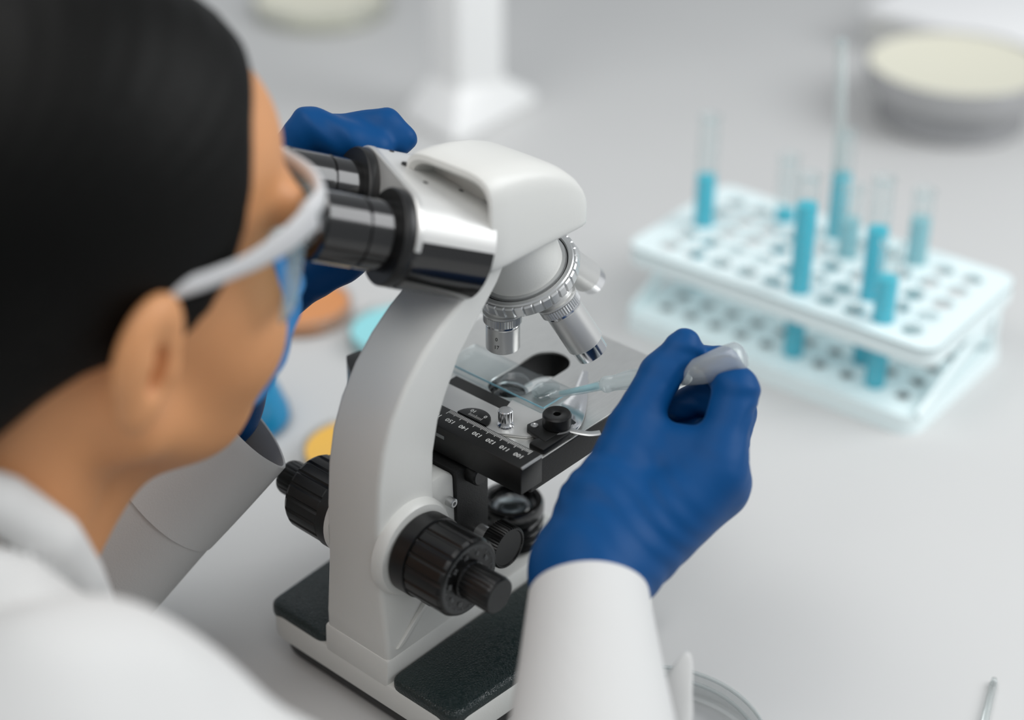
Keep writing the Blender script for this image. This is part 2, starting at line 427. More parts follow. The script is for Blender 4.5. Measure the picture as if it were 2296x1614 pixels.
# stage
HX0, HX1, HW = 0.0395, 0.0985, 0.0125
slot = []
for i in range(13): a = R_(-90 + 180 * i / 12); slot.append((HX1 - HW + HW * math.cos(a), HW * math.sin(a)))
for i in range(13): a = R_(90 + 180 * i / 12); slot.append((HX0 + HW + HW * math.cos(a), HW * math.sin(a)))
sout = rrect(0.000, 0.1315, -0.0612, 0.0655, 0.0012)
st = link('stage', plate(sout, [slot], 0.1395, 0.1560), 'black_crackle', ms)
link('slide_reflection_patch', box((0.0345, 0.0085, 0.15728), (0.0100, 0.0430, 0.0003)), 'reflection_dark', st, smooth=None)  # dark sheet painting the slide's reflection onto the stage plate
link('stage_plate', plate(rrect(0.0005, 0.131, -0.0607, 0.065, 0.0035), [slot], 0.1560, 0.1572), 'steel_brushed', st, smooth=25)
# mechanical stage rail with ruler
rl = link('ruler_rail', prism([(-0.0085, -0.0620), (0.0088, -0.0620), (0.0088, 0.0660), (0.0200, 0.0850), (0.0200, 0.0890), (0.0100, 0.0905), (0.0060, 0.0860), (-0.0085, 0.0640)], 'z', 0.1425, 0.1602, 0.0008), 'black_plastic', ms)
link('rail_edge', box((0.0002, -0.0619, 0.1597), (0.0165, 0.0012, 0.0014), 0.0004), 'alu', ms)
tk = bmesh.new()
for i in range(61):
    y = -0.0560 + 0.001 * i; l = 0.0042 if i % 10 == 0 else (0.0034 if i % 5 == 0 else 0.0026); t = 0.00019
    tk.faces.new([tk.verts.new(p) for p in ((0.0078, y - t, 0.16028), (0.0078, y + t, 0.16028), (0.0078 - l, y + t, 0.16028), (0.0078 - l, y - t, 0.16028))])
link('ruler_ticks', bm_mesh(tk), 'print_white', rl, smooth=None)
for i in range(7):
    text('ruler_number', str(100 + 10 * i), (-0.0003, -0.0531 + 0.01 * i, 0.1603), (0, 1, 0), (-1, 0, 0), 0.0043, 'print_white', rl)
link('rail_slot', box((-0.0086, -0.003, 0.1545), (0.0004, 0.006, 0.002)), 'print_grey', rl)
# specimen holder
hold = [(0.0095, 0.046), (0.0095, -0.0285), (0.018, -0.0430), (0.030, -0.0475), (0.0435, -0.0475), (0.0435, -0.0340), (0.0405, -0.0335), (0.0405, -0.0120), (0.0290, -0.0160), (0.0290, 0.046)]
sh = link('specimen_holder', prism(hold[::-1], 'z', 0.1573, 0.1588, 0.0003), 'silver_satin', ms)
vz = [(0.0098 + 0.0105 * math.sin(R_(a)), -0.0095 + 0.0108 * math.cos(R_(a))) for a in range(0, 181, 12)]
vn = link('vernier_plate', prism(vz, 'z', 0.1588, 0.1600, 0.0002), 'black_plastic', ms)
vt = bmesh.new()
for i in range(11):
    y = -0.0145 + 0.0009 * i; l = 0.0026 if i % 5 == 0 else 0.0018; t = 0.00012
    vt.faces.new([vt.verts.new(p) for p in ((0.0112, y - t, 0.16008), (0.0112, y + t, 0.16008), (0.0112 + l, y + t, 0.16008), (0.0112 + l, y - t, 0.16008))])
link('vernier_ticks', bm_mesh(vt), 'print_white', vn, smooth=None)
text('vernier_number', '0', (0.0158, -0.0145, 0.1601), (0, 1, 0), (-1, 0, 0), 0.0036, 'print_white', vn)
text('vernier_number', '10', (0.0158, -0.0055, 0.1601), (0, 1, 0), (-1, 0, 0), 0.0036, 'print_white', vn)
knurl = lambda n, d: (lambda i, j: 1 - (d if i % n == 0 else 0))
link('stop_screw', lathe((0.0185, -0.0268, 0.1585), (0, 0, 1), [(0.0050, 0), (0.0046, 0.0012), (0.0028, 0.0022), (0.0028, 0.003), (0.0041, 0.0034), (0.0041, 0.0098), (0.0037, 0.0103)], 40, knurl(2, 0.05)), 'chrome', ms)
br = [(0.0205, -0.0405), (0.0245, -0.0372), (0.0430, -0.0410), (0.0465, -0.0455), (0.0440, -0.0560), (0.0180, -0.0560)]
hb = link('holder_bracket', prism(br[::-1], 'z', 0.1588, 0.1612, 0.0006), 'black_plastic', ms)
for p in ((0.0260, -0.0412), (0.0385, -0.0408)):
    link('bracket_screw', lathe((p[0], p[1], 0.1611), (0, 0, 1), [(0.0021, 0), (0.0021, 0.0005), (0.0014, 0.0008), (0.0009, 0.0003), (0, 0.0003)], 18), 'alu', hb)
link('carriage_block', box((0.0240, -0.0545, 0.1565), (0.024, 0.011, 0.0085), 0.0015), 'black_plastic', ms)
link('clip_knob', lathe((0.0345, -0.0500, 0.1612), (0, 0, 1), [(0.0074, 0), (0.0080, 0.0006), (0.0080, 0.0068), (0.0072, 0.0078), (0.0030, 0.0078), (0.0020, 0.0072), (0.0016, 0.0045), (0, 0.0045)], 40), 'knob_black', ms)
link('clip_washer', lathe((0.0345, -0.0500, 0.1600), (0, 0, 1), [(0.0090, 0), (0.0090, 0.0010), (0.006, 0.0011)], 36), 'alu', ms)
# crescent clip arm
inner = [(0.0360, -0.0470), (0.0440, -0.0400), (0.0545, -0.0372), (0.0640, -0.0355), (0.0760, -0.0295), (0.0887, -0.0232)]
outer = [(0.0895, -0.0268), (0.0763, -0.0375), (0.0634, -0.0475), (0.0520, -0.0550), (0.0420, -0.0595), (0.0330, -0.0580)]
link('clip_arm', prism([tuple(p)[:2] for p in catmull([p + (0,) for p in inner], 4)] + [tuple(p)[:2] for p in catmull([p + (0,) for p in outer], 4)], 'z', 0.1592, 0.1606, 0.0003), 'chrome', ms)
link('clip_lever', sweep(catmull([(0.036, -0.054, 0.1602), (0.0375, -0.0610, 0.1602), (0.0405, -0.068, 0.1604), (0.045, -0.072, 0.1606)], 4), 0.0022, 10, (1, 0.4)), 'alu', ms)
# stage support, condenser, lamp collector
link('stage_bracket', prism([(-0.0125, 0.084), (0.013, 0.084), (0.0135, 0.1396), (-0.0125, 0.1396)], 'y', -0.0185, 0.0185, 0.001), 'black_crackle', ms)
link('bracket_nut', lathe((-0.0005, -0.015, 0.134), (0, -1, 0), [(0.006, 0), (0.006, 0.010), (0.005, 0.011)], 20), 'black_plastic', ms)
link('condenser_barrel', lathe((0.050, 0, 0.106), (0, 0, 1), [(0.015, 0), (0.017, 0.004), (0.017, 0.018), (0.0122, 0.024), (0.0122, 0.0455), (0.0105, 0.047), (0.0105, 0.045)], 40), 'black_gloss', ms)
link('condenser_lens', lathe((0.050, 0, 0.1510), (0, 0, 1), [(0.0104, 0), (0.0095, 0.0016), (0.006, 0.0030), (0.0, 0.0036)], 32), 'glass_lens', ms)
link('condenser_rim', lathe((0.050, 0, 0.1520), (0, 0, 1), [(0.0122, 0), (0.0122, 0.0014), (0.0104, 0.0014), (0.0104, 0)], 32, cap=False), 'chrome', ms)
gro = [(0.0178, 0.0)]
for k in range(3): gro += [(0.0190, 0.001 + k * 0.006), (0.0190, 0.0045 + k * 0.006), (0.0176, 0.0052 + k * 0.006)]
gro += [(0.0192, 0.0205), (0.0192, 0.0265), (0.0178, 0.0285), (0.0150, 0.0285), (0.0138, 0.0245), (0.0120, 0.0235)]
cl = link('light_collector', lathe((0.0505, -0.003, 0.0520), (0, 0, 1), gro, 48), 'black_gloss', ms)
link('collector_lens', lathe((0.0505, -0.003, 0.0750), (0, 0, 1), [(0.0135, 0), (0.0118, 0.0024), (0.008, 0.0042), (0.004, 0.0051), (0, 0.0054)], 36), 'glass_lens', cl)
link('collector_mirror', lathe((0.0505, -0.003, 0.0757), (0, 0, 1), [(0.0125, 0), (0.009, 0.0004), (0, 0.0003)], 32), 'chrome', cl)
dk = link('condenser_knob', lathe((0.005, -0.0300, 0.0895), (0, -1, 0), [(0.0120, 0), (0.0128, 0.0006), (0.0128, 0.0110), (0.0122, 0.0118), (0.0112, 0.0118), (0.0110, 0.0112)], 96, knurl(2, 0.03)), 'knob_black', ms)
link('knob_shaft', lathe((0.005, -0.017, 0.0895), (0, -1, 0), [(0.005, 0), (0.005, 0.014)], 20), 'alu', dk)
# head
def sup(x, zb, zt, hw, n=40, e=4.6):
    out = []; zc, hz = (zb + zt) / 2, (zt - zb) / 2
    for i in range(n):
        a = 2 * math.pi * i / n; c, s = math.cos(a), math.sin(a)
        ee = e if s > 0 else 9.0
        y = hw * math.copysign(abs(c) ** (2 / ee), c); z = zc + hz * math.copysign(abs(s) ** (2 / ee), s)
        out.append(V((x, y, z)))
    return out
secs = [sup(0.020, 0.2625, 0.305, 0.0255), sup(0.006, 0.2615, 0.307, 0.0270), sup(0.0042, 0.2605, 0.3095, 0.0288), sup(0.0048, 0.2580, 0.3122, 0.0304), sup(0.0070, 0.2572, 0.3130, 0.0310), sup(0.018, 0.2570, 0.3122, 0.0312), sup(0.032, 0.2570, 0.3100, 0.0312), sup(0.046, 0.2570, 0.3062, 0.0312),
        sup(0.058, 0.2570, 0.3012, 0.0312), sup(0.067, 0.2570, 0.2958, 0.0311), sup(0.0735, 0.2570, 0.2902, 0.0309), sup(0.0780, 0.2572, 0.2842, 0.0305), sup(0.0808, 0.2578, 0.2780, 0.0298), sup(0.0822, 0.2588, 0.2722, 0.0285), sup(0.0826, 0.2605, 0.2690, 0.0265)]
link('head_body', loft(secs), 'white_paint', ms, smooth=42)
M0 = V((-0.0187, 0.0297, 0.2816)); PH, TAU = R_(25), R_(21)
DH = V((-math.cos(PH), math.sin(PH), 0)); LL = V((-math.sin(PH), -math.cos(PH), 0))
DD = (DH * math.cos(TAU) + V((0, 0, math.sin(TAU)))).normalized(); NB = LL.cross(DD)
if NB.z < 0: NB = -NB
def stadium(at, rb, hs, a0=0, a1=360, n=40):
    out = []
    for i in range(n):
        a = R_(a0 + (a1 - a0) * i / (n - (0 if a1 - a0 == 360 else 1))); c, s = math.cos(a), math.sin(a)
        out.append(M0 + DD * at + LL * (math.copysign(hs, c) + rb * c) + NB * (rb * s))
    return out
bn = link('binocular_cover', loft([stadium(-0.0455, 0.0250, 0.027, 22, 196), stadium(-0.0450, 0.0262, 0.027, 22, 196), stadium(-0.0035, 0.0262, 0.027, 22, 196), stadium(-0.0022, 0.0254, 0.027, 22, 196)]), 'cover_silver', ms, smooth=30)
link('binocular_housing', loft([stadium(-0.0455, 0.0245, 0.027), stadium(-0.0448, 0.0255, 0.027), stadium(-0.0022, 0.0255, 0.027), stadium(-0.0008, 0.0246, 0.027)]), 'black_gloss', ms, smooth=30)
link('binocular_rim', loft([stadium(-0.0034, 0.0266, 0.027, 10, 192), stadium(-0.0012, 0.0266, 0.027, 10, 192), stadium(-0.0004, 0.0258, 0.027, 10, 192)]), 'silver_satin', ms, smooth=30)
for a_, l_ in ((-0.016, 0.010), (-0.012, -0.030), (-0.036, 0.012), (-0.026, -0.016)):
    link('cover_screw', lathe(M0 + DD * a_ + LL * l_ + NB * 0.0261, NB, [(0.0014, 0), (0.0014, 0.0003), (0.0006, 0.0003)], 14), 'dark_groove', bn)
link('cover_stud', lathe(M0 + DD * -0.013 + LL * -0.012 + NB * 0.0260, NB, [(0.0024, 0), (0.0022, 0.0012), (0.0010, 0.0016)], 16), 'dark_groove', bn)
link('head_collar', lathe(M0 - DD * 0.044, -DD, [(0.0215, 0), (0.0215, 0.020), (0.019, 0.026)], 40), 'black_gloss', ms)
for s in (1, -1):
    c = M0 + LL * (0.027 * s)
    link('tube_collar', lathe(c - DD * 0.001, DD, [(0.0248, 0), (0.0252, 0.001), (0.0252, 0.0055), (0.0245, 0.0065)], 48), 'black_plastic', ms)
    ep = link('eyepiece', lathe(c + DD * 0.005, DD, [(0.0182, 0), (0.0182, 0.0150), (0.0172, 0.0155), (0.0172, 0.0165), (0.0184, 0.0172), (0.0184, 0.0385), (0.0170, 0.0400), (0.0120, 0.0400), (0.0110, 0.0380), (0.0, 0.0380)], 56), 'black_gloss', ms)
    link('eye_lens', lathe(c + DD * 0.0432, DD, [(0.0108, 0), (0.007, 0.0010), (0, 0.0014)], 24), 'glass_lens', ep)
# nosepiece
BE = R_(24); NU = V((-math.sin(BE), 0, math.cos(BE))); E1 = V((math.cos(BE), 0, math.sin(BE))); E2 = V((0, -1, 0))
RO = 0.0215; CN = V((0.045, 0, 0.2155)) + E1 * RO
link('nosepiece_hub', lathe(CN + NU * 0.006, NU, [(0.0228, 0), (0.0236, 0.001), (0.0236, 0.0300), (0.022, 0.034)], 56), 'white_paint', ms)
npz = link('nosepiece_ring', lathe(CN, NU, [(0.020, -0.0070), (0.026, -0.0030), (0.0300, -0.0012), (0.0300, 0.0070), (0.0293, 0.0080), (0.0272, 0.0082), (0.0268, 0.0070), (0.0258, 0.0070), (0.0255, 0.0088), (0.0240, 0.0090)], 72), 'alu', ms, smooth=25)
link('nosepiece_groove', lathe(CN, NU, [(0.0269, 0.0071), (0.0263, 0.0074), (0.0257, 0.0071)], 72, cap=False), 'dark_groove', npz)
link('grip_ring', lathe(CN, NU, [(0.0298, -0.0006), (0.0312, 0.0000), (0.0316, 0.0008), (0.0316, 0.0062), (0.0308, 0.0070), (0.0298, 0.0072)], 252, lambda i, j: 0.975 if i % 7 == 0 and j in (1, 2, 3, 4) else 1), 'alu', ms, smooth=25)
def objective(ang, kind, w=1.0):
    a = R_(ang)                         # 180 = on the optical axis
    rad = E1 * math.cos(a) + E2 * math.sin(a)
    D = (-NU * math.cos(BE) + rad * math.sin(BE)).normalized()
    P = CN + rad * RO - NU * 0.0030
    L = {'short': 0.0142, 'long': 0.0235, 'mid': 0.021}[kind]
    ob = link('objective', lathe(P, D, [(r_ * w, h_) for r_, h_ in [(0.0088, -0.004), (0.0098, 0), (0.0098, 0.0030), (0.0112, 0.0034), (0.0112, 0.0045), (0.0104, 0.0046), (0.0104, 0.0100), (0.0092, 0.0104), (0.0092, 0.0118), (0.0096, 0.0122), (0.0096, 0.0122 + L), (0.0090, 0.0128 + L), (0.0030, 0.0130 + L), (0.0025, 0.0120 + L), (0, 0.0120 + L)]], 48), 'silver_satin', ms, smooth=25)
    link('knurled_collar', lathe(P, D, [(r_ * w, h_) for r_, h_ in [(0.0104, 0.0048), (0.0110, 0.0051), (0.0110, 0.0095), (0.0104, 0.0098)]], 96, knurl(2, 0.035)), 'alu', ob, smooth=25)
    if kind != 'short':
        link('objective_tip', lathe(P, D, [(r_ * w, h_) for r_, h_ in [(0.0094, 0.0121 + L), (0.0085, 0.0124 + L), (0.0084, 0.0200 + L), (0.0078, 0.0206 + L), (0.0030, 0.0207 + L), (0.0022, 0.0195 + L), (0, 0.0195 + L)]], 40), 'chrome', ob, smooth=25)
    link('objective_band', lathe(P, D, [(r_ * w, h_) for r_, h_ in [(0.0093, 0.0104), (0.0094, 0.0105), (0.0094, 0.0117), (0.0093, 0.0118)]], 40, cap=False), 'chrome', ob)
    return ob, P, D
ob1, P1, D1 = objective(180, 'short')
for s_, dz in (('0', 0.0172), ('17', 0.0222)):
    d_ = V((-0.93, -0.35, 0)).normalized()
    q = P1 + D1 * dz; q = V((q.x, q.y, q.z)) + d_ * 0.00965
    text('objective_marking', s_, q, (0.35 * -1 * -1, -0.93, 0), (0, 0, 1), 0.0032, 'print_black', ob1)
objective(97, 'long', 1.10); objective(12, 'mid'); objective(264, 'mid')

# ------------------------------------------------------------------ slide on the stage
sl = thing('glass_slide', (0.0575, 0.006, 0.1588), 'clear glass microscope slide with a liquid drop on the microscope stage', 'glass slide')
slb = link('slide_glass', box((0.0572, 0.006, 0.1594), (0.0258, 0.0755, 0.0011), 0.0001), 'glass_slide', sl, smooth=None)
link('polished_edge', box((0.0572, -0.03178, 0.1594), (0.0256, 0.0003, 0.0010)), 'slide_edge', sl, smooth=None)
link('polished_edge', box((0.04425, 0.006, 0.1594), (0.0003, 0.0750, 0.0010)), 'slide_edge', sl, smooth=None)
def blob(c, rx, ry, h, seed, n=36, rings=6):
    rnd = random.Random(seed); ph = [rnd.uniform(0, 6.28) for _ in range(4)]; vs = []; fs = []
    for j in range(rings):
        t = j / (rings - 1); rr = math.cos(t * math.pi / 2) ** 0.8; z = h * math.sin(t * math.pi / 2)
        for i in range(n):
            a = 2 * math.pi * i / n; k = 1 + 0.10 * math.sin(2 * a + ph[0]) + 0.07 * math.sin(3 * a + ph[1]) + 0.04 * math.sin(5 * a + ph[2])
            vs.append((c[0] + rx * rr * k * math.cos(a), c[1] + ry * rr * k * math.sin(a), c[2] + z))
    for j in range(rings - 1):
        for i in range(n): fs.append((j * n + i, j * n + (i + 1) % n, (j + 1) * n + (i + 1) % n, (j + 1) * n + i))
    return mesh(vs, fs)
link('liquid_drop', blob((0.0590, -0.0205, 0.15995), 0.0085, 0.0075, 0.0017, 3), 'water', sl, smooth=0)
link('liquid_smear', blob((0.0555, -0.002, 0.15995), 0.0070, 0.0105, 0.0007, 8), 'water', sl, smooth=0)

# ================================================================== PIPETTE held in the right hand
pp = thing('transfer_pipette', (0.0538, -0.0282, 0.1625), 'clear plastic transfer pipette pinched by the gloved hand above the slide', 'pipette')
tip, mid, bulb = V((0.0540, -0.0284, 0.1620)), V((0.0742, -0.0709, 0.1808)), V((0.0985, -0.1260, 0.2065))
A_ = [tip, tip.lerp(mid, 0.35) + V((0, 0, -0.0006)), tip.lerp(mid, 0.62), tip.lerp(mid, 0.72), mid, V((0.0760, -0.0885, 0.1890)), V((0.0745, -0.1035, 0.1970))]
link('stem', sweep(catmull(A_[:3], 5), [0.0017 + 0.0012 * i / 10 for i in range(11)], 20, cap=False), 'plastic_clear', pp, smooth=0)
link('stem_shoulder', sweep(catmull(A_[2:], 5), [0.0030, 0.0036, 0.0042, 0.0046, 0.0048, 0.0046, 0.0044, 0.0046, 0.0050, 0.0054, 0.0057, 0.0058, 0.0058, 0.0058, 0.0058, 0.0058, 0.0058, 0.0058, 0.0058, 0.0058, 0.0058], 20, cap=False), 'plastic_clear', pp, smooth=0)
link('liquid_in_tip', sweep([tip.lerp(mid, 0.12), tip.lerp(mid, 0.58)], [0.0012, 0.0020], 12), 'liquid_pale', pp, smooth=0)
bp = catmull([(0.0745, -0.1035, 0.1970), (0.0765, -0.1160, 0.2045), (0.0815, -0.1265, 0.2115), (0.0865, -0.1345, 0.2158)], 6)
link('bulb', sweep(bp, [0.0058 + 0.0030 * math.sin(math.pi * min(1, i / 14) / 2) if i < 15 else (0.0088, 0.0078, 0.0058, 0.0022)[i - 15] for i in range(len(bp))], 24), 'bulb_clear', pp, smooth=0)

# ================================================================== PERSON
HO = np.array([-0.1854, 0.0492, 0.3052])
def head_axes(yaw, pit, roll):
    g = np.array([math.cos(pit) * math.cos(yaw), math.cos(pit) * math.sin(yaw), math.sin(pit)])
    r = np.cross(g, [0, 0, 1]); r /= np.linalg.norm(r); u = np.cross(r, g)
    return g, math.cos(roll) * r - math.sin(roll) * u, math.cos(roll) * u + math.sin(roll) * r
HG, HR, HU = head_axes(-0.1521, -0.1293, 0.0361)
HM = np.stack([HG, HR, HU]).astype(np.float32)          # world -> local rows
def tol(p): return (p - HO.astype(np.float32)) @ HM.T
def tow(a, b, c): return V(tuple(HO + a * HG + b * HR + c * HU))
# joints
S_R, E_R, W_R = (-0.312, -0.100, 0.197), (-0.200, -0.275, 0.068), (-0.0300, -0.1270, 0.1385)
S_L, E_L, W_L = (-0.320, 0.235, 0.185), (-0.165, 0.156, 0.056), (-0.0765, 0.1066, 0.1612)
CHEST, HIP = (-0.405, 0.065, 0.105), (-0.50, 0.04, -0.09)
NECK = (-0.285, 0.066, 0.165)
RH = dict(index=[(0.044, -0.148, 0.170), (0.0765, -0.1365, 0.2000), (0.0925, -0.1150, 0.1990), (0.0940, -0.0985, 0.1950)],
          middle=[(0.052, -0.145, 0.157), (0.0880, -0.1300, 0.1780), (0.0900, -0.1080, 0.1780), (0.0780, -0.0980, 0.1730)],
          ring=[(0.055, -0.135, 0.143), (0.0860, -0.1180, 0.1560), (0.0850, -0.0970, 0.1560), (0.0720, -0.0930, 0.1530)],
          little=[(0.053, -0.123, 0.131), (0.0760, -0.1060, 0.1370), (0.0740, -0.0930, 0.1380), (0.0640, -0.0910, 0.1380)],
          thumb=[(-0.004, -0.1130, 0.1560), (0.0360, -0.1000, 0.1800), (0.0640, -0.0965, 0.1990), (0.0795, -0.0995, 0.2110)])
LH = dict(index=[(-0.0071, 0.1119, 0.2809), (0.0030, 0.1010, 0.3022), (0.0120, 0.0800, 0.2980), (0.0215, 0.0700, 0.2945)],
          middle=[(-0.0043, 0.1165, 0.2662), (0.0172, 0.1000, 0.2951), (0.0349, 0.0765, 0.3010), (0.0385, 0.0665, 0.2945)],
          ring=[(-0.0075, 0.1183, 0.2490), (0.0250, 0.1080, 0.2640), (0.0380, 0.0890, 0.2639), (0.0400, 0.076, 0.260)],
          little=[(-0.0185, 0.1152, 0.2340), (0.008, 0.1080, 0.2400), (0.022, 0.0950, 0.2420), (0.026, 0.084, 0.240)],
          thumb=[(-0.0410, 0.1020, 0.2170), (-0.0200, 0.0790, 0.2300), (-0.0085, 0.0655, 0.2390), (0.0010, 0.0600, 0.2500)])
FR = dict(index=(0.0132, 0.0118, 0.0102, 0.0088), middle=(0.0125, 0.0105, 0.0092, 0.0080), ring=(0.0120, 0.0100, 0.0088, 0.0076), little=(0.0110, 0.0090, 0.0080, 0.0070), thumb=(0.0190, 0.0130, 0.0112, 0.0094))
def hand_sdf(p, H, W, W2, off, palm):
    wr = 0.0 if palm else -0.004
    d = sd_cone(p, W2, W, 0.0260 + off + wr, 0.0245 + off + wr)
    for k, b in (('index', 0.0150), ('middle', 0.0150), ('ring', 0.0145), ('little', 0.0135)):
        d = smin(d, sd_cone(p, W, H[k][0], 0.0205 + off + wr, b + off), 0.018)
    d = smin(d, sd_cone(p, W, H['thumb'][0], 0.0220 + off + wr, 0.0215 + off + wr), 0.012)
    d = smin(d, sd_cone(p, H['thumb'][0], H['middle'][0], 0.016 + off, 0.012 + off), 0.012)
    if palm: d = smin(d, sd_cone(p, tuple(np.array(H['thumb'][1]) * 0.75 + np.array(H['index'][0]) * 0.25 - np.array([0.010, 0, 0.006])), H['index'][0], 0.0105 + off, 0.0115 + off), 0.008)
    if palm: d = smin(d, sd_cone(p, tuple(np.array(H['thumb'][1]) + np.array([0.004, -0.008, -0.004])), tuple(np.array(H['index'][0]) * 0.72 + np.array(H['index'][1]) * 0.28), 0.0095 + off, 0.0110 + off), 0.010)
    for k, J in H.items():
        f = None
        for i in range(3):
            c = sd_cone(p, J[i], J[i + 1], FR[k][i] + off, FR[k][i + 1] + off)
            f = c if f is None else smin(f, c, 0.003)
        d = smin(d, f, 0.006 if k != 'thumb' else 0.010)
    return d
EL2 = (-0.0585, 0.0855, 0.170)
def folds(p, f, amp, seed=0.0):
    return amp * (np.sin(f * (p[:, 0] * 0.8 + p[:, 1] * 0.5 + p[:, 2] * 1.1) + seed + 2.2 * np.sin(f * 0.37 * (p[:, 1] - p[:, 2]) + seed * 2)) + 0.6 * np.sin(f * 1.9 * (p[:, 2] * 0.6 - p[:, 0] * 0.7) + seed * 3))
def head_sdf(q, hi=True):
    d = sd_ell(q, (-0.010, 0, 0.040), (0.092, 0.0715, 0.084))
    d = smin(d, sd_ell(q, (0.032, 0, 0.062), (0.060, 0.060, 0.052)), 0.020)
    d = smin(d, sd_ell(q, (0.033, 0, -0.018), (0.061, 0.0575, 0.076)), 0.020)
    for s in (-1, 1):
        d = smin(d, sd_cone(q, (0.002, s * 0.050, -0.050), (0.058, s * 0.014, -0.082), 0.017, 0.014), 0.022)
        d = smin(d, sd_ell(q, (0.0545, s * 0.039, -0.022), (0.028, 0.025, 0.034)), 0.016)
        d = smin(d, sd_cone(q, (0.078, s * 0.045, 0.042), (0.086, s * 0.012, 0.040), 0.010, 0.011), 0.010)
        d = smax(d, -sd_ell(q, (0.094, s * 0.031, 0.020), (0.012, 0.016, 0.011)), 0.010)
    d = smin(d, sd_ell(q, (0.046, 0, -0.060), (0.038, 0.042, 0.036)), 0.022)
    d = smin(d, sd_cone(q, (0.086, 0, 0.034), (0.107, 0, -0.010), 0.007, 0.011), 0.008)
    for s in (-1, 1):
        d = smin(d, sd_ell(q, (0.100, s * 0.010, -0.013), (0.010, 0.007, 0.007)), 0.005)
    d = smin(d, sd_cone(q, (0.092, -0.016, -0.050), (0.092, 0.016, -0.050), 0.0060, 0.0060), 0.006)
    for s in (-1, 1):          # ears: leaning shell with helix rim, concha and lobe
        e = q - npv((-0.0115, s * 0.0800, -0.001)); e = e * npv((1, s, 1))
        a = R_(14); x = e[:, 0] * math.cos(a) - e[:, 2] * math.sin(a) * 1.0; z = e[:, 0] * math.sin(a) + e[:, 2] * math.cos(a)
        b = R_(24); y = e[:, 1] * math.cos(b) + x * math.sin(b); x = x * math.cos(b) - e[:, 1] * math.sin(b)
        L3 = np.stack([x, y, z], 1)
        ear = sd_ell(L3, (0, 0, 0.004), (0.0205, 0.0095, 0.0290))
        ear = smin(ear, sd_ell(L3, (0.003, 0, -0.022), (0.012, 0.0075, 0.0130)), 0.008)
        ear = smax(ear, -sd_ell(L3, (0.001, 0.0095, -0.001), (0.0062, 0.0140, 0.0125)), 0.003)
        ear = smax(ear, -sd_ell(L3, (-0.002, 0.0115, 0.014), (0.0100, 0.0060, 0.0075)), 0.004)
        ear = smin(ear, sd_ell(L3, (0.0125, 0.004, -0.004), (0.0045, 0.0050, 0.0070)), 0.005)
        d = smin(d, ear, 0.006)
    return d
NK0, NK1 = tow(-0.030, 0, -0.050), V((-0.300, 0.066, 0.135))
def body_sdf(p):
    d = head_sdf(tol(p))
    d = smin(d, sd_cone(p, NK0, NK1, 0.050, 0.058), 0.022)
    d = smin(d, sd_cone(p, tow(0.035, 0, -0.075), V((-0.285, 0.064, 0.120)), 0.016, 0.034), 0.025)
    d = smin(d, sd_cone(p, CHEST, HIP, 0.100, 0.110), 0.04)
    for S, E, W in ((S_R, E_R, W_R), (S_L, E_L, W_L)):
        d = smin(d, sd_cone(p, CHEST, S, 0.070, 0.052), 0.03)
        d = smin(d, sd_cone(p, S, E, 0.046, 0.036), 0.02)
        d = smin(d, sd_cone(p, E, W, 0.036, 0.0235), 0.015)
    d = np.minimum(d, hand_sdf(p, RH, W_R, (-0.045, -0.140, 0.1365), -0.0035, True))
    d = np.minimum(d, hand_sdf(p, LH, W_L, (-0.0840, 0.1110, 0.1478), -0.0035, False))
    return d
person = link('person', surface_net(body_sdf, (-0.63, -0.34, -0.26), (0.12, 0.32, 0.46), 0.0026), 'skin', None, smooth=0)
tag(person, 'person in white lab coat, goggles and blue gloves looking into the microscope', 'person')
# hair: pulled back, with a low knot behind
HLINE = [(0.118, 0.040), (0.098, 0.043), (0.068, 0.043), (0.044, 0.037), (0.033, 0.034), (0.020, 0.031), (0.010, 0.027), (0.000, 0.020), (-0.006, 0.008), (-0.010, -0.022), (-0.023, -0.038), (-0.042, -0.064), (-0.060, -0.09)]
hu = np.array([h[0] for h in HLINE][::-1]); hg = np.array([h[1] for h in HLINE][::-1])
def hair_sdf(p):
    q = tol(p)
    d = sd_ell(q, (-0.006, 0, 0.048), (0.101, 0.0800, 0.0985))
    d = smin(d, sd_ell(q, (-0.075, 0, -0.015), (0.045, 0.058, 0.055)), 0.03)
    d = smin(d, sd_ell(q, (-0.125, 0, -0.010), (0.045, 0.050, 0.045)), 0.015)
    ang = np.arctan2(q[:, 2] - 0.01, q[:, 0] + 0.12)
    d = d + 0.0003 * np.sin(ang * 85 + q[:, 1] * 60) + 0.0003 * np.sin(ang * 190 - q[:, 1] * 90)
    lim = np.interp(q[:, 2], hu, hg)
    frontal = np.clip(1 - (np.abs(q[:, 1]) / 0.066) ** 2, 0, 1)           # the hairline runs further forward over the middle of the brow
    lim = lim + 0.006 * np.clip(q[:, 2] / 0.04, 0, 1) + frontal * np.clip((q[:, 2] - 0.06) / 0.05, 0, 1) * 0.026
    return smax(d, (q[:, 0] - lim) * 0.8, 0.006)
link('hair', surface_net(hair_sdf, (-0.40, -0.06, 0.20), (-0.04, 0.17, 0.47), 0.0026), 'hair', person, smooth=0)
for s in (-1, 1):
    e = link('eye', lathe(tow(0.0755, s * 0.031, 0.020), HG, [(0, -0.012), (0.0085, -0.0085), (0.012, 0), (0.0085, 0.0085), (0.0045, 0.0112), (0, 0.012)], 20), 'eye_white', person)
    link('iris', lathe(tow(0.0870, s * 0.031, 0.020), HG, [(0.0052, 0), (0.0042, 0.0010), (0, 0.0014)], 18), 'eye_dark', e)
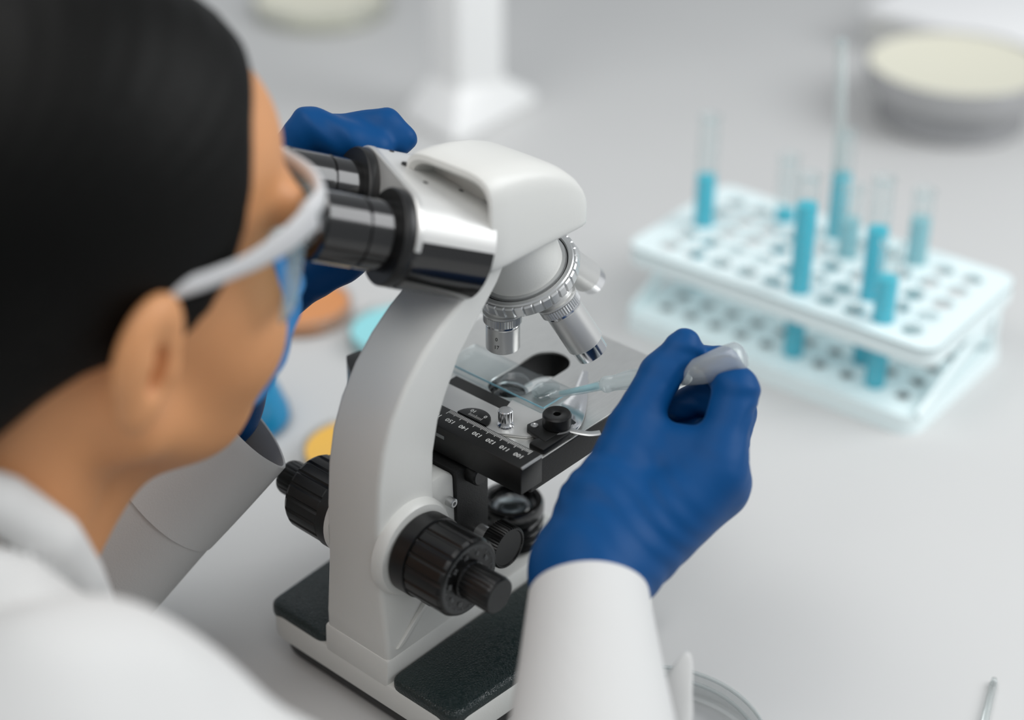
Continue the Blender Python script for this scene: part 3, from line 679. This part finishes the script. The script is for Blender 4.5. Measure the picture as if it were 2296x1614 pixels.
link('lips', sweep([tow(0.0945, -0.022, -0.0485), tow(0.0985, -0.010, -0.047), tow(0.0990, 0, -0.048), tow(0.0985, 0.010, -0.047), tow(0.0945, 0.022, -0.0485)], [0.001, 0.0035, 0.004, 0.0035, 0.001], 10), 'lips', person, smooth=0)
# face mask
def mask_sdf(p):
    q = tol(p)
    d = sd_ell(q, (0.044, 0, -0.034), (0.064, 0.054, 0.058))
    d = smin(d, sd_cone(q, (0.086, 0, 0.000), (0.099, 0, -0.022), 0.012, 0.0135), 0.02)
    d = smin(d, sd_cone(q, (0.099, 0, -0.022), (0.084, 0, -0.068), 0.0135, 0.010), 0.02)
    d = d + 0.0010 * np.sin(q[:, 2] * 420)
    d = smax(d, (0.074 - q[:, 0] + np.clip(q[:, 2] + 0.02, -1, 0) * 0.16), 0.004)
    d = smax(d, q[:, 2] - 0.004 - (q[:, 0] - 0.06) * 0.25, 0.004)
    d = smax(d, -0.086 - q[:, 2], 0.006)
    return d
link('face_mask', surface_net(mask_sdf, (-0.20, -0.03, 0.17), (-0.04, 0.12, 0.34), 0.0018), 'mask', person, smooth=0)
# safety glasses
sg = link('safety_glasses', sweep(catmull([tow(0.0690, 0.0735, 0.0500), tow(0.0860, 0.060, 0.0500), tow(0.0985, 0.034, 0.0480), tow(0.1030, 0, 0.0450), tow(0.0985, -0.034, 0.0480), tow(0.0860, -0.060, 0.0500), tow(0.0690, -0.0735, 0.0500)], 8), 0.0048, 12, (0.6, 1.1)), 'frame_grey', person, smooth=0)
ls = []
for k in range(7):
    t = k / 6; row = []
    for i in range(33):
        a = R_(-66 + 132 * i / 32)
        u_ = 0.049 - 0.049 * t; nose = 0.020 * math.exp(-(math.sin(a) * 3.6) ** 2) * t
        row.append(tow(0.0285 + (0.0755 - 0.006 * t) * math.cos(a) ** 0.85, 0.0735 * math.sin(a) / 0.9135, u_ + nose - 0.004 * (1 - math.cos(a))))
    ls.append(row)
bm = bmesh.new(); bm.from_mesh(loft(ls, cap=False, closed=False))
bmesh.ops.solidify(bm, geom=bm.faces[:], thickness=0.0016)
link('goggle_lens', bm_mesh(bm), 'goggle_lens', sg, smooth=0)
for s in (-1, 1):
    tp = catmull([tow(0.0735, s * 0.0735, 0.0490), tow(0.0580, s * 0.0775, 0.0420), tow(0.0400, s * 0.0785, 0.0355), tow(0.0180, s * 0.0780, 0.0310), tow(-0.002, s * 0.0765, 0.0280), tow(-0.020, s * 0.0740, 0.0200)], 6)
    n_ = len(tp)
    link('temple', sweep(tp, [0.0085 - 0.0040 * min(1, i / 14) for i in range(n_)], 12, (0.32, 1.0), up=tuple(HU)), 'frame_grey', sg, smooth=0)
# gloves
def gloveR(p):
    d = hand_sdf(p, RH, W_R, (-0.052, -0.146, 0.1365), 0.0, True)
    fade = np.exp(-((p[:, 0] + 0.010) / 0.030) ** 2)
    ax = npv((0.62, -0.20, 0.45)); ax /= np.linalg.norm(ax); t = p @ ax
    return d + 0.00035 * fade * np.sin(t * 520 + 2 * np.sin((p[:, 2] - p[:, 1]) * 120)) + 0.00030 * np.sin(p[:, 2] * 700 + 3 * np.sin(p[:, 0] * 160)) * np.exp(-((p[:, 0] - 0.072) / 0.02) ** 2)
link('glove', surface_net(gloveR, (-0.090, -0.190, 0.100), (0.112, -0.070, 0.226), 0.00125), 'glove', person, smooth=0)
def gloveL(p):
    d = hand_sdf(p, LH, W_L, (-0.0815, 0.1095, 0.1520), 0.0, False)
    return d + 0.0004 * np.sin((p @ npv((0.5, -0.4, 0.6))) * 420 + 2 * np.sin(p[:, 0] * 150))
link('glove', surface_net(gloveL, (-0.110, 0.030, 0.115), (0.065, 0.150, 0.330), 0.0016), 'glove', person, smooth=0)
# coat
CUFF_L = np.array([-0.0700, 0.0880, 0.1540]); AX_L = CUFF_L - np.array(E_L); AX_L = AX_L / np.linalg.norm(AX_L)
CUFF_R = np.array([-0.0425, -0.1370, 0.1365]); AX_R = CUFF_R - np.array(E_R); AX_R = AX_R / np.linalg.norm(AX_R)
def coat_sdf(p):
    d = sd_cone(p, CHEST, HIP, 0.128, 0.145)
    d = smin(d, sd_cone(p, CHEST, S_R, 0.100, 0.057), 0.05)
    d = smin(d, sd_cone(p, CHEST, S_L, 0.100, 0.066), 0.05)
    d = smin(d, sd_cone(p, S_R, E_R, 0.057, 0.056), 0.03)
    d = smin(d, sd_cone(p, S_L, E_L, 0.068, 0.050), 0.03)
    # right sleeve
    t = (p - CUFF_R.astype(np.float32)) @ AX_R.astype(np.float32)
    sl_ = sd_cone(p, E_R, tuple(CUFF_R + AX_R * 0.04), 0.060, 0.0235)
    sl_ = np.maximum(sl_, t + 0.022)
    d = smin(d, sl_, 0.012)
    # left sleeve, wide open cuff
    t2 = (p - CUFF_L.astype(np.float32)) @ AX_L.astype(np.float32)
    s2 = sd_cone(p, E_L, tuple(CUFF_L + AX_L * 0.04), 0.052, 0.0258)
    s2 = np.maximum(s2, t2 + 0.057)
    d = smin(d, s2, 0.010)
    # collar
    path = [(-0.330, 0.075, 0.262), (-0.292, 0.030, 0.262), (-0.268, 0.004, 0.247), (-0.253, -0.006, 0.224), (-0.243, -0.002, 0.196), (-0.232, 0.010, 0.165)]
    c = None
    for i in range(len(path) - 1):
        k = sd_cone(p, path[i], path[i + 1], 0.013, 0.013); c = k if c is None else np.minimum(c, k)
    for i in range(len(path) - 1):
        a = np.array(path[i]); b = np.array(path[i + 1]); dn = np.array([-0.014, -0.022, -0.030])
        c = np.minimum(c, sd_cone(p, tuple(a + dn), tuple(b + dn), 0.017, 0.017))
    d = smin(d, c, 0.020)
    d = smax(d, -sd_cone(p, NK0, NK1, 0.054, 0.060), 0.006)
    d = d + folds(p, 42, 0.0022, 1.0) * np.clip((-t2 - 0.06) / 0.04, 0.0, 1) * np.clip((-t - 0.075) / 0.06, 0.0, 1) + folds(p, 95, 0.0007, 4.0) * np.clip((-t - 0.075) / 0.06, 0.0, 1)
    return np.maximum(d, 0.0015 - p[:, 2] - (p[:, 0] < -0.24) * 1.0)
lab = link('lab_coat', surface_net(coat_sdf, (-0.66, -0.38, -0.30), (0.02, 0.34, 0.30), 0.0030), 'coat', person, smooth=0)
def cuff(C, ax, L, r0, r1, wob, seed, point=None):
    """open sleeve end: outer cloth, folded edge, inner cloth"""
    x, y, d = frame(ax); C = V(C); n = 64; secs = []
    a0 = math.atan2(V(point).dot(y), V(point).dot(x)) if point else 0
    def ring(t, r, w):
        out = []; f = max(0.0, 1 - t / L) if point else 0
        for i in range(n):
            a = 2 * math.pi * i / n
            k = 1 + w * (math.sin(3 * a + seed) * 0.5 + math.sin(7 * a + seed * 2 + t * 60) * 0.22 + math.sin(2 * a + seed * 3) * 0.6)
            if point:      # the cuff is pressed flat and comes to a fold on one side
                da = math.atan2(math.sin(a - a0), math.cos(a - a0))
                k *= 1 + f * (0.10 * math.exp(-(da / 0.30) ** 2) - 0.20 * abs(math.sin(da)) ** 1.5)
            out.append(C - d * t + x * (r * k * math.cos(a)) + y * (r * k * math.sin(a)))
        return out
    ts = [L * (1 - i / 10) for i in range(11)]
    for t in ts: secs.append(ring(t, r1 + (r0 - r1) * t / L, wob))
    secs.append(ring(-0.0006, r1 - 0.0007, wob))
    for t in ts[::-1]: secs.append(ring(t, r1 + (r0 - r1) * t / L - 0.0016, wob))
    return loft(secs, cap=False)
link('sleeve_cuff', cuff(CUFF_R, AX_R, 0.072, 0.0384, 0.0300, 0.006, 1.3), 'coat', lab, smooth=40)
link('sleeve_cuff', cuff(CUFF_L, AX_L, 0.064, 0.0406, 0.0308, 0.012, 0.4, (0.22, -0.78, -0.58)), 'coat', lab, smooth=40)
link('sleeve_tab', sweep(catmull([(-0.060, -0.186, 0.070), (-0.0461, -0.1905, 0.0850), (-0.0342, -0.1875, 0.0990), (-0.0214, -0.1840, 0.1129)], 6), [0.0150, 0.0148, 0.0145, 0.0142, 0.0138, 0.0134, 0.0128, 0.0122, 0.0115, 0.0108, 0.0100, 0.0091, 0.0082, 0.0073, 0.0063, 0.0052, 0.0040, 0.0026, 0.0008], 14, (1, 0.2)), 'coat', lab, smooth=0)

# ================================================================== TEST TUBE RACK
RKO = V((0.3903, 0.1376, 0)); RI = V((0.0526, -0.9986, 0)); RJ = V((0.9986, 0.0526, 0)); PI_, PJ = 0.0228, 0.02336
rk = thing('test_tube_rack', (0.45, 0.03, 0), 'white plastic test tube rack with two perforated trays behind the gloved hand', 'test tube rack')
def rw(me):       # local (i along, j across) -> world
    M = Matrix((( RI.x, RJ.x, 0, RKO.x), (RI.y, RJ.y, 0, RKO.y), (0, 0, 1, 0), (0, 0, 0, 1)))
    me.transform(M); me.flip_normals(); return me
holes = [circ(i * PI_, j * PJ, 0.0086, 16)[::-1] for i in range(10) for j in range(5)]
out1 = rrect(-0.027, 9 * PI_ + 0.027, -0.022, 4 * PJ + 0.024, 0.014)
link('upper_tray', rw(plate(out1, holes, 0.0655, 0.0685)), 'rack', rk, smooth=30)
def skirt(x0, x1, y0, y1, r, z0, z1, t, dx=0.0):
    a = rrect(x0, x1, y0, y1, r); b = rrect(x0 + t, x1 - t, y0 + t, y1 - t, max(r - t, 0.002)); c = rrect(x0 - dx, x1 + dx, y0 - dx, y1 + dx, r + dx)
    return loft([[V((*p, z1)) for p in a], [V((*p, z0)) for p in c], [V((p[0], p[1], z0)) for p in b], [V((*p, z1 - 0.001)) for p in b], [V((*p, z1)) for p in a]], cap=False)
link('upper_rim', rw(skirt(-0.027, 9 * PI_ + 0.027, -0.022, 4 * PJ + 0.024, 0.014, 0.0545, 0.0688, 0.002)), 'rack', rk, smooth=30)
holes2 = [circ(i * PI_, j * PJ, 0.0060, 14)[::-1] for i in range(10) for j in range(5)]
link('lower_tray', rw(plate(rrect(-0.022, 9 * PI_ + 0.022, -0.027, 4 * PJ + 0.026, 0.013), holes2, 0.0105, 0.0135)), 'rack', rk, smooth=30)
link('lower_rim', rw(skirt(-0.022, 9 * PI_ + 0.022, -0.027, 4 * PJ + 0.026, 0.013, 0.0, 0.0140, 0.002, 0.002)), 'rack', rk, smooth=30)
for xi in (-0.020, 9 * PI_ + 0.0205):
    for (a, b) in (((-0.018, 0.012), (4 * PJ + 0.014, 0.060)),):
        link('side_strut', rw(sweep([V((xi, a[0], a[1])), V((xi + (0.003 if xi > 0 else -0.003), b[0], b[1]))], 0.0055, 8, (0.55, 1))), 'rack', rk)
    link('side_leg', rw(box((xi, 4 * PJ + 0.008, 0.036), (0.003, 0.010, 0.052), 0.001)), 'rack', rk)
# tubes
TL = 0.150; TR = 0.0080
tw = [(TR * math.sin(R_(a)), TR - TR * math.cos(R_(a))) for a in (0, 25, 50, 75, 90)]
outer_p = [(r, h) for r, h in tw] + [(TR, TL - 0.003), (TR + 0.0012, TL - 0.0015), (TR + 0.0008, TL), (TR - 0.0006, TL), (TR - 0.0010, TL - 0.004)]
def tube(i, j, level, liq, label, tl=TL, lean=(0, 0), deep=True):
    P = RKO + RI * (i * PI_) + RJ * (j * PJ) + V((0, 0, 0.0085))
    D = V((lean[0], lean[1], 1)).normalized()
    t = thing('test_tube', P, label, 'test tube', 'glass test tubes standing in the rack')
    pr_ = [(r, h) if h < TL - 0.005 else (r, h + tl - TL) for r, h in outer_p]
    link('tube_glass', lathe(P, D, pr_, 24, cap=False), 'glass_tube', t, smooth=0)
    if level:
        rl_ = TR - 0.0007
        pl_ = [(rl_ * math.sin(R_(a)), 0.0007 + rl_ - rl_ * math.cos(R_(a))) for a in (1, 25, 50, 75, 90)] + [(rl_, level - 0.0005), (rl_ * 0.9, level)]
        link('liquid', lathe(P, D, pl_, 20), liq, t, smooth=0)
    return t
tube(0, 2, 0.101, 'liquid_blue', 'test tube of blue liquid standing alone at the left end of the rack', tl=0.151)
tube(5, 0, 0.130, 'liquid_blue', 'fullest test tube of bright blue liquid at the near edge of the rack', tl=0.153)
tube(8, 0, 0.094, 'liquid_blue', 'test tube half full of blue liquid nearest the right corner of the rack', tl=0.121)
tube(7, 1, 0.116, 'liquid_blue', 'tall test tube of blue liquid just behind the one nearest the right corner', tl=0.155)
tube(2, 4, 0.068, 'liquid_blue', 'test tube at the far rack edge, left of the one holding a rod', tl=0.114)
tube(4, 4, 0.112, 'liquid_mid', 'test tube of pale blue liquid with a long glass rod standing in it', tl=0.148)
tube(5, 3, 0.090, 'liquid_pale', 'short clear test tube right beside the one with the glass rod', tl=0.118)
tube(7, 4, 0.096, 'liquid_pale', 'test tube of pale liquid at the far edge nearest the right end', tl=0.119)
P = RKO + RI * (4 * PI_) + RJ * (4 * PJ)
gr = thing('glass_rod', (P.x, P.y, 0.020), 'long pale glass rod standing in a test tube of the rack', 'rod')
link('rod_shaft', sweep([P + V((0.000, 0.001, 0.022)), P + V((0.0005, 0.0055, 0.150)), P + V((0.001, 0.0130, 0.222))], [0.0022, 0.0042, 0.0044], 14), 'bulb_clear', gr, smooth=0)
link('rod_tip', lathe(P + V((0.001, 0.0130, 0.222)), (0, 0, 1), [(0.0044, 0), (0.004, 0.002), (0.002, 0.0034), (0, 0.0037)], 14), 'plastic_clear', gr, smooth=0)

# ================================================================== DISHES
def dish(c, r, h, label, fill=None, fillm=None, lid=False, group=None, name='petri_dish', m='glass', wall=0.0022, rim=False):
    t = thing(name, c, label, 'dish', group)
    c = V(c)
    link('dish_wall', lathe(c, (0, 0, 1), [(0, 0), (r - 0.002, 0), (r, 0.002), (r, h - 0.001), (r - 0.0006, h), (r - wall + 0.0004, h), (r - wall, h - 0.001), (r - wall, 0.003), (r - wall - 0.002, 0.002), (0, 0.002)], 72, cap=False), m, t, smooth=30)
    if fill:
        link('medium', lathe(c + V((0, 0, 0.0021)), (0, 0, 1), [(0, 0), (r - wall - 0.0004, 0), (r - wall - 0.0004, fill), (r - wall - 0.002, fill - 0.0006), (0, fill - 0.0006)], 60, cap=False), fillm, t, smooth=30)
    if rim:
        link('dish_rim_highlight', sweep([V((c.x + (r - 0.001) * math.cos(2 * math.pi * k / 72), c.y + (r - 0.001) * math.sin(2 * math.pi * k / 72), c.z + h)) for k in range(73)], 0.0011, 8, cap=False), 'bulb_clear', t, smooth=0)  # milky ring on the rim, paints its bright highlight
        link('lid_rim_highlight', sweep([V((c.x + (r + 0.003) * math.cos(2 * math.pi * k / 72), c.y + (r + 0.003) * math.sin(2 * math.pi * k / 72), c.z + h + 0.004)) for k in range(73)], 0.0012, 8, cap=False), 'bulb_clear', t, smooth=0)  # second milky ring, paints the highlight along the lid edge
    if lid:
        link('dish_lid', lathe(c + V((0, 0, 0.004)), (0, 0, 1), [(r + 0.004, 0), (r + 0.004, h - 0.001), (r + 0.003, h), (r + 0.0015, h), (r + 0.0018, 0.001)], 72, cap=False), m, t, smooth=30)
    return t
dish((-0.0035, -0.1555, 0), 0.0575, 0.018, 'clear glass petri dish on the table below the right sleeve', 0.003, 'agar_clear', lid=True, rim=True)
dish((0.2080, 0.3600, 0), 0.040, 0.014, 'petri dish of orange medium behind the eyepieces', 0.009, 'agar_orange')
dish((0.2300, 0.2730, 0), 0.040, 0.014, 'petri dish of pale cyan medium behind the microscope arm', 0.008, 'agar_cyan')
dish((0.0949, 0.1798, 0), 0.038, 0.014, 'petri dish of yellow medium behind the focus knob', 0.009, 'agar_yellow')
dish((0.6950, 0.8620, 0), 0.078, 0.022, 'pale glass dish at the back left, beside the white column stand', 0.012, 'agar_cream')
dish((0.895, 0.172, 0), 0.072, 0.034, 'low clear glass dish under the cream dish by the white box', 0.004, 'agar_clear', name='glass_dish', m='glass_grey')
dish((0.895, 0.172, 0.0342), 0.087, 0.026, 'glass dish of cream medium stacked on a clear dish', 0.021, 'agar_cream', name='glass_dish', m='glass_grey')
# erlenmeyer flask with blue liquid
fk = thing('conical_flask', (0.0731, 0.2790, 0), 'conical glass flask of blue liquid behind the left cuff', 'flask')
FC = V((0.0731, 0.2790, 0))
link('flask_glass', lathe(FC, (0, 0, 1), [(0, 0), (0.034, 0), (0.0375, 0.003), (0.037, 0.010), (0.014, 0.072), (0.0125, 0.078), (0.0125, 0.100), (0.0150, 0.103), (0.0140, 0.104), (0.0115, 0.101)], 48, cap=False), 'glass', fk, smooth=0)
link('liquid', lathe(FC + V((0, 0, 0.001)), (0, 0, 1), [(0, 0), (0.033, 0.0), (0.0360, 0.003), (0.0355, 0.010), (0.0275, 0.031), (0.026, 0.0312), (0, 0.0312)], 40, cap=False), 'liquid_deep', fk, smooth=30)
# thin plastic pipette lying at the right
rp = thing('plastic_straw', (0.150, -0.271, 0), 'thin clear plastic tube lying alone near the lower right table edge', 'tube')
d_ = (V((0.1841, -0.2587, 0)) - V((0.1525, -0.2701, 0))).normalized()
a_ = V((0.1841, -0.2587, 0.0026)); 
link('tube_shaft', sweep([a_ - d_ * 0.004, a_ - d_ * 0.05, a_ - d_ * 0.13], [0.0021, 0.0025, 0.0025], 14), 'bulb_clear', rp, smooth=0)
link('tube_end', sweep([a_, a_ - d_ * 0.0045], [0.0016, 0.0020], 14), 'bulb_clear', rp, smooth=0)

# ================================================================== BACKGROUND STAND AND BOX
cs = thing('column_stand', (0.597, 0.535, 0), 'white square column stand with flared foot at the back', 'stand')
B0 = [V((0.5385, 0.575, 0)), V((0.5215, 0.490, 0)), V((0.655, 0.502, 0)), V((0.672, 0.587, 0))]
T0 = [V((0.5560, 0.5560, 0.05)), V((0.5480, 0.5080, 0.05)), V((0.5990, 0.4960, 0.05)), V((0.6070, 0.5440, 0.05))]
def up(L, z): return [V((p.x, p.y, z)) for p in L]
me = loft([up(B0, 0.0), up(B0, 0.010), up(T0, 0.046)])
bm = bmesh.new(); bm.from_mesh(me); bmesh.ops.bevel(bm, geom=bm.edges[:], offset=0.004, segments=2, profile=0.5, affect='EDGES'); link('foot', bm_mesh(bm), 'white_plastic', cs)
me = loft([up(T0, 0.040), up(T0, 0.60)])
bm = bmesh.new(); bm.from_mesh(me); bmesh.ops.bevel(bm, geom=bm.edges[:], offset=0.003, segments=2, profile=0.5, affect='EDGES'); link('column', bm_mesh(bm), 'white_plastic', cs)
wb = thing('instrument_box', (1.15, 0.15, 0), 'white instrument box at the back right corner behind the cream dish', 'box')
link('box_body', box((1.155, 0.110, 0.0195), (0.30, 0.455, 0.037), 0.003), 'white_paint', wb)
link('box_lid', box((1.150, 0.110, 0.0425), (0.302, 0.462, 0.010), 0.003), 'white_lid', wb)
for sx in (-1, 1):
    for sy in (-1, 1):
        link('foot', lathe((1.15 + sx * 0.11, 0.11 + sy * 0.19, 0), (0, 0, 1), [(0.01, 0), (0.01, 0.002)], 16), 'black_plastic', wb)
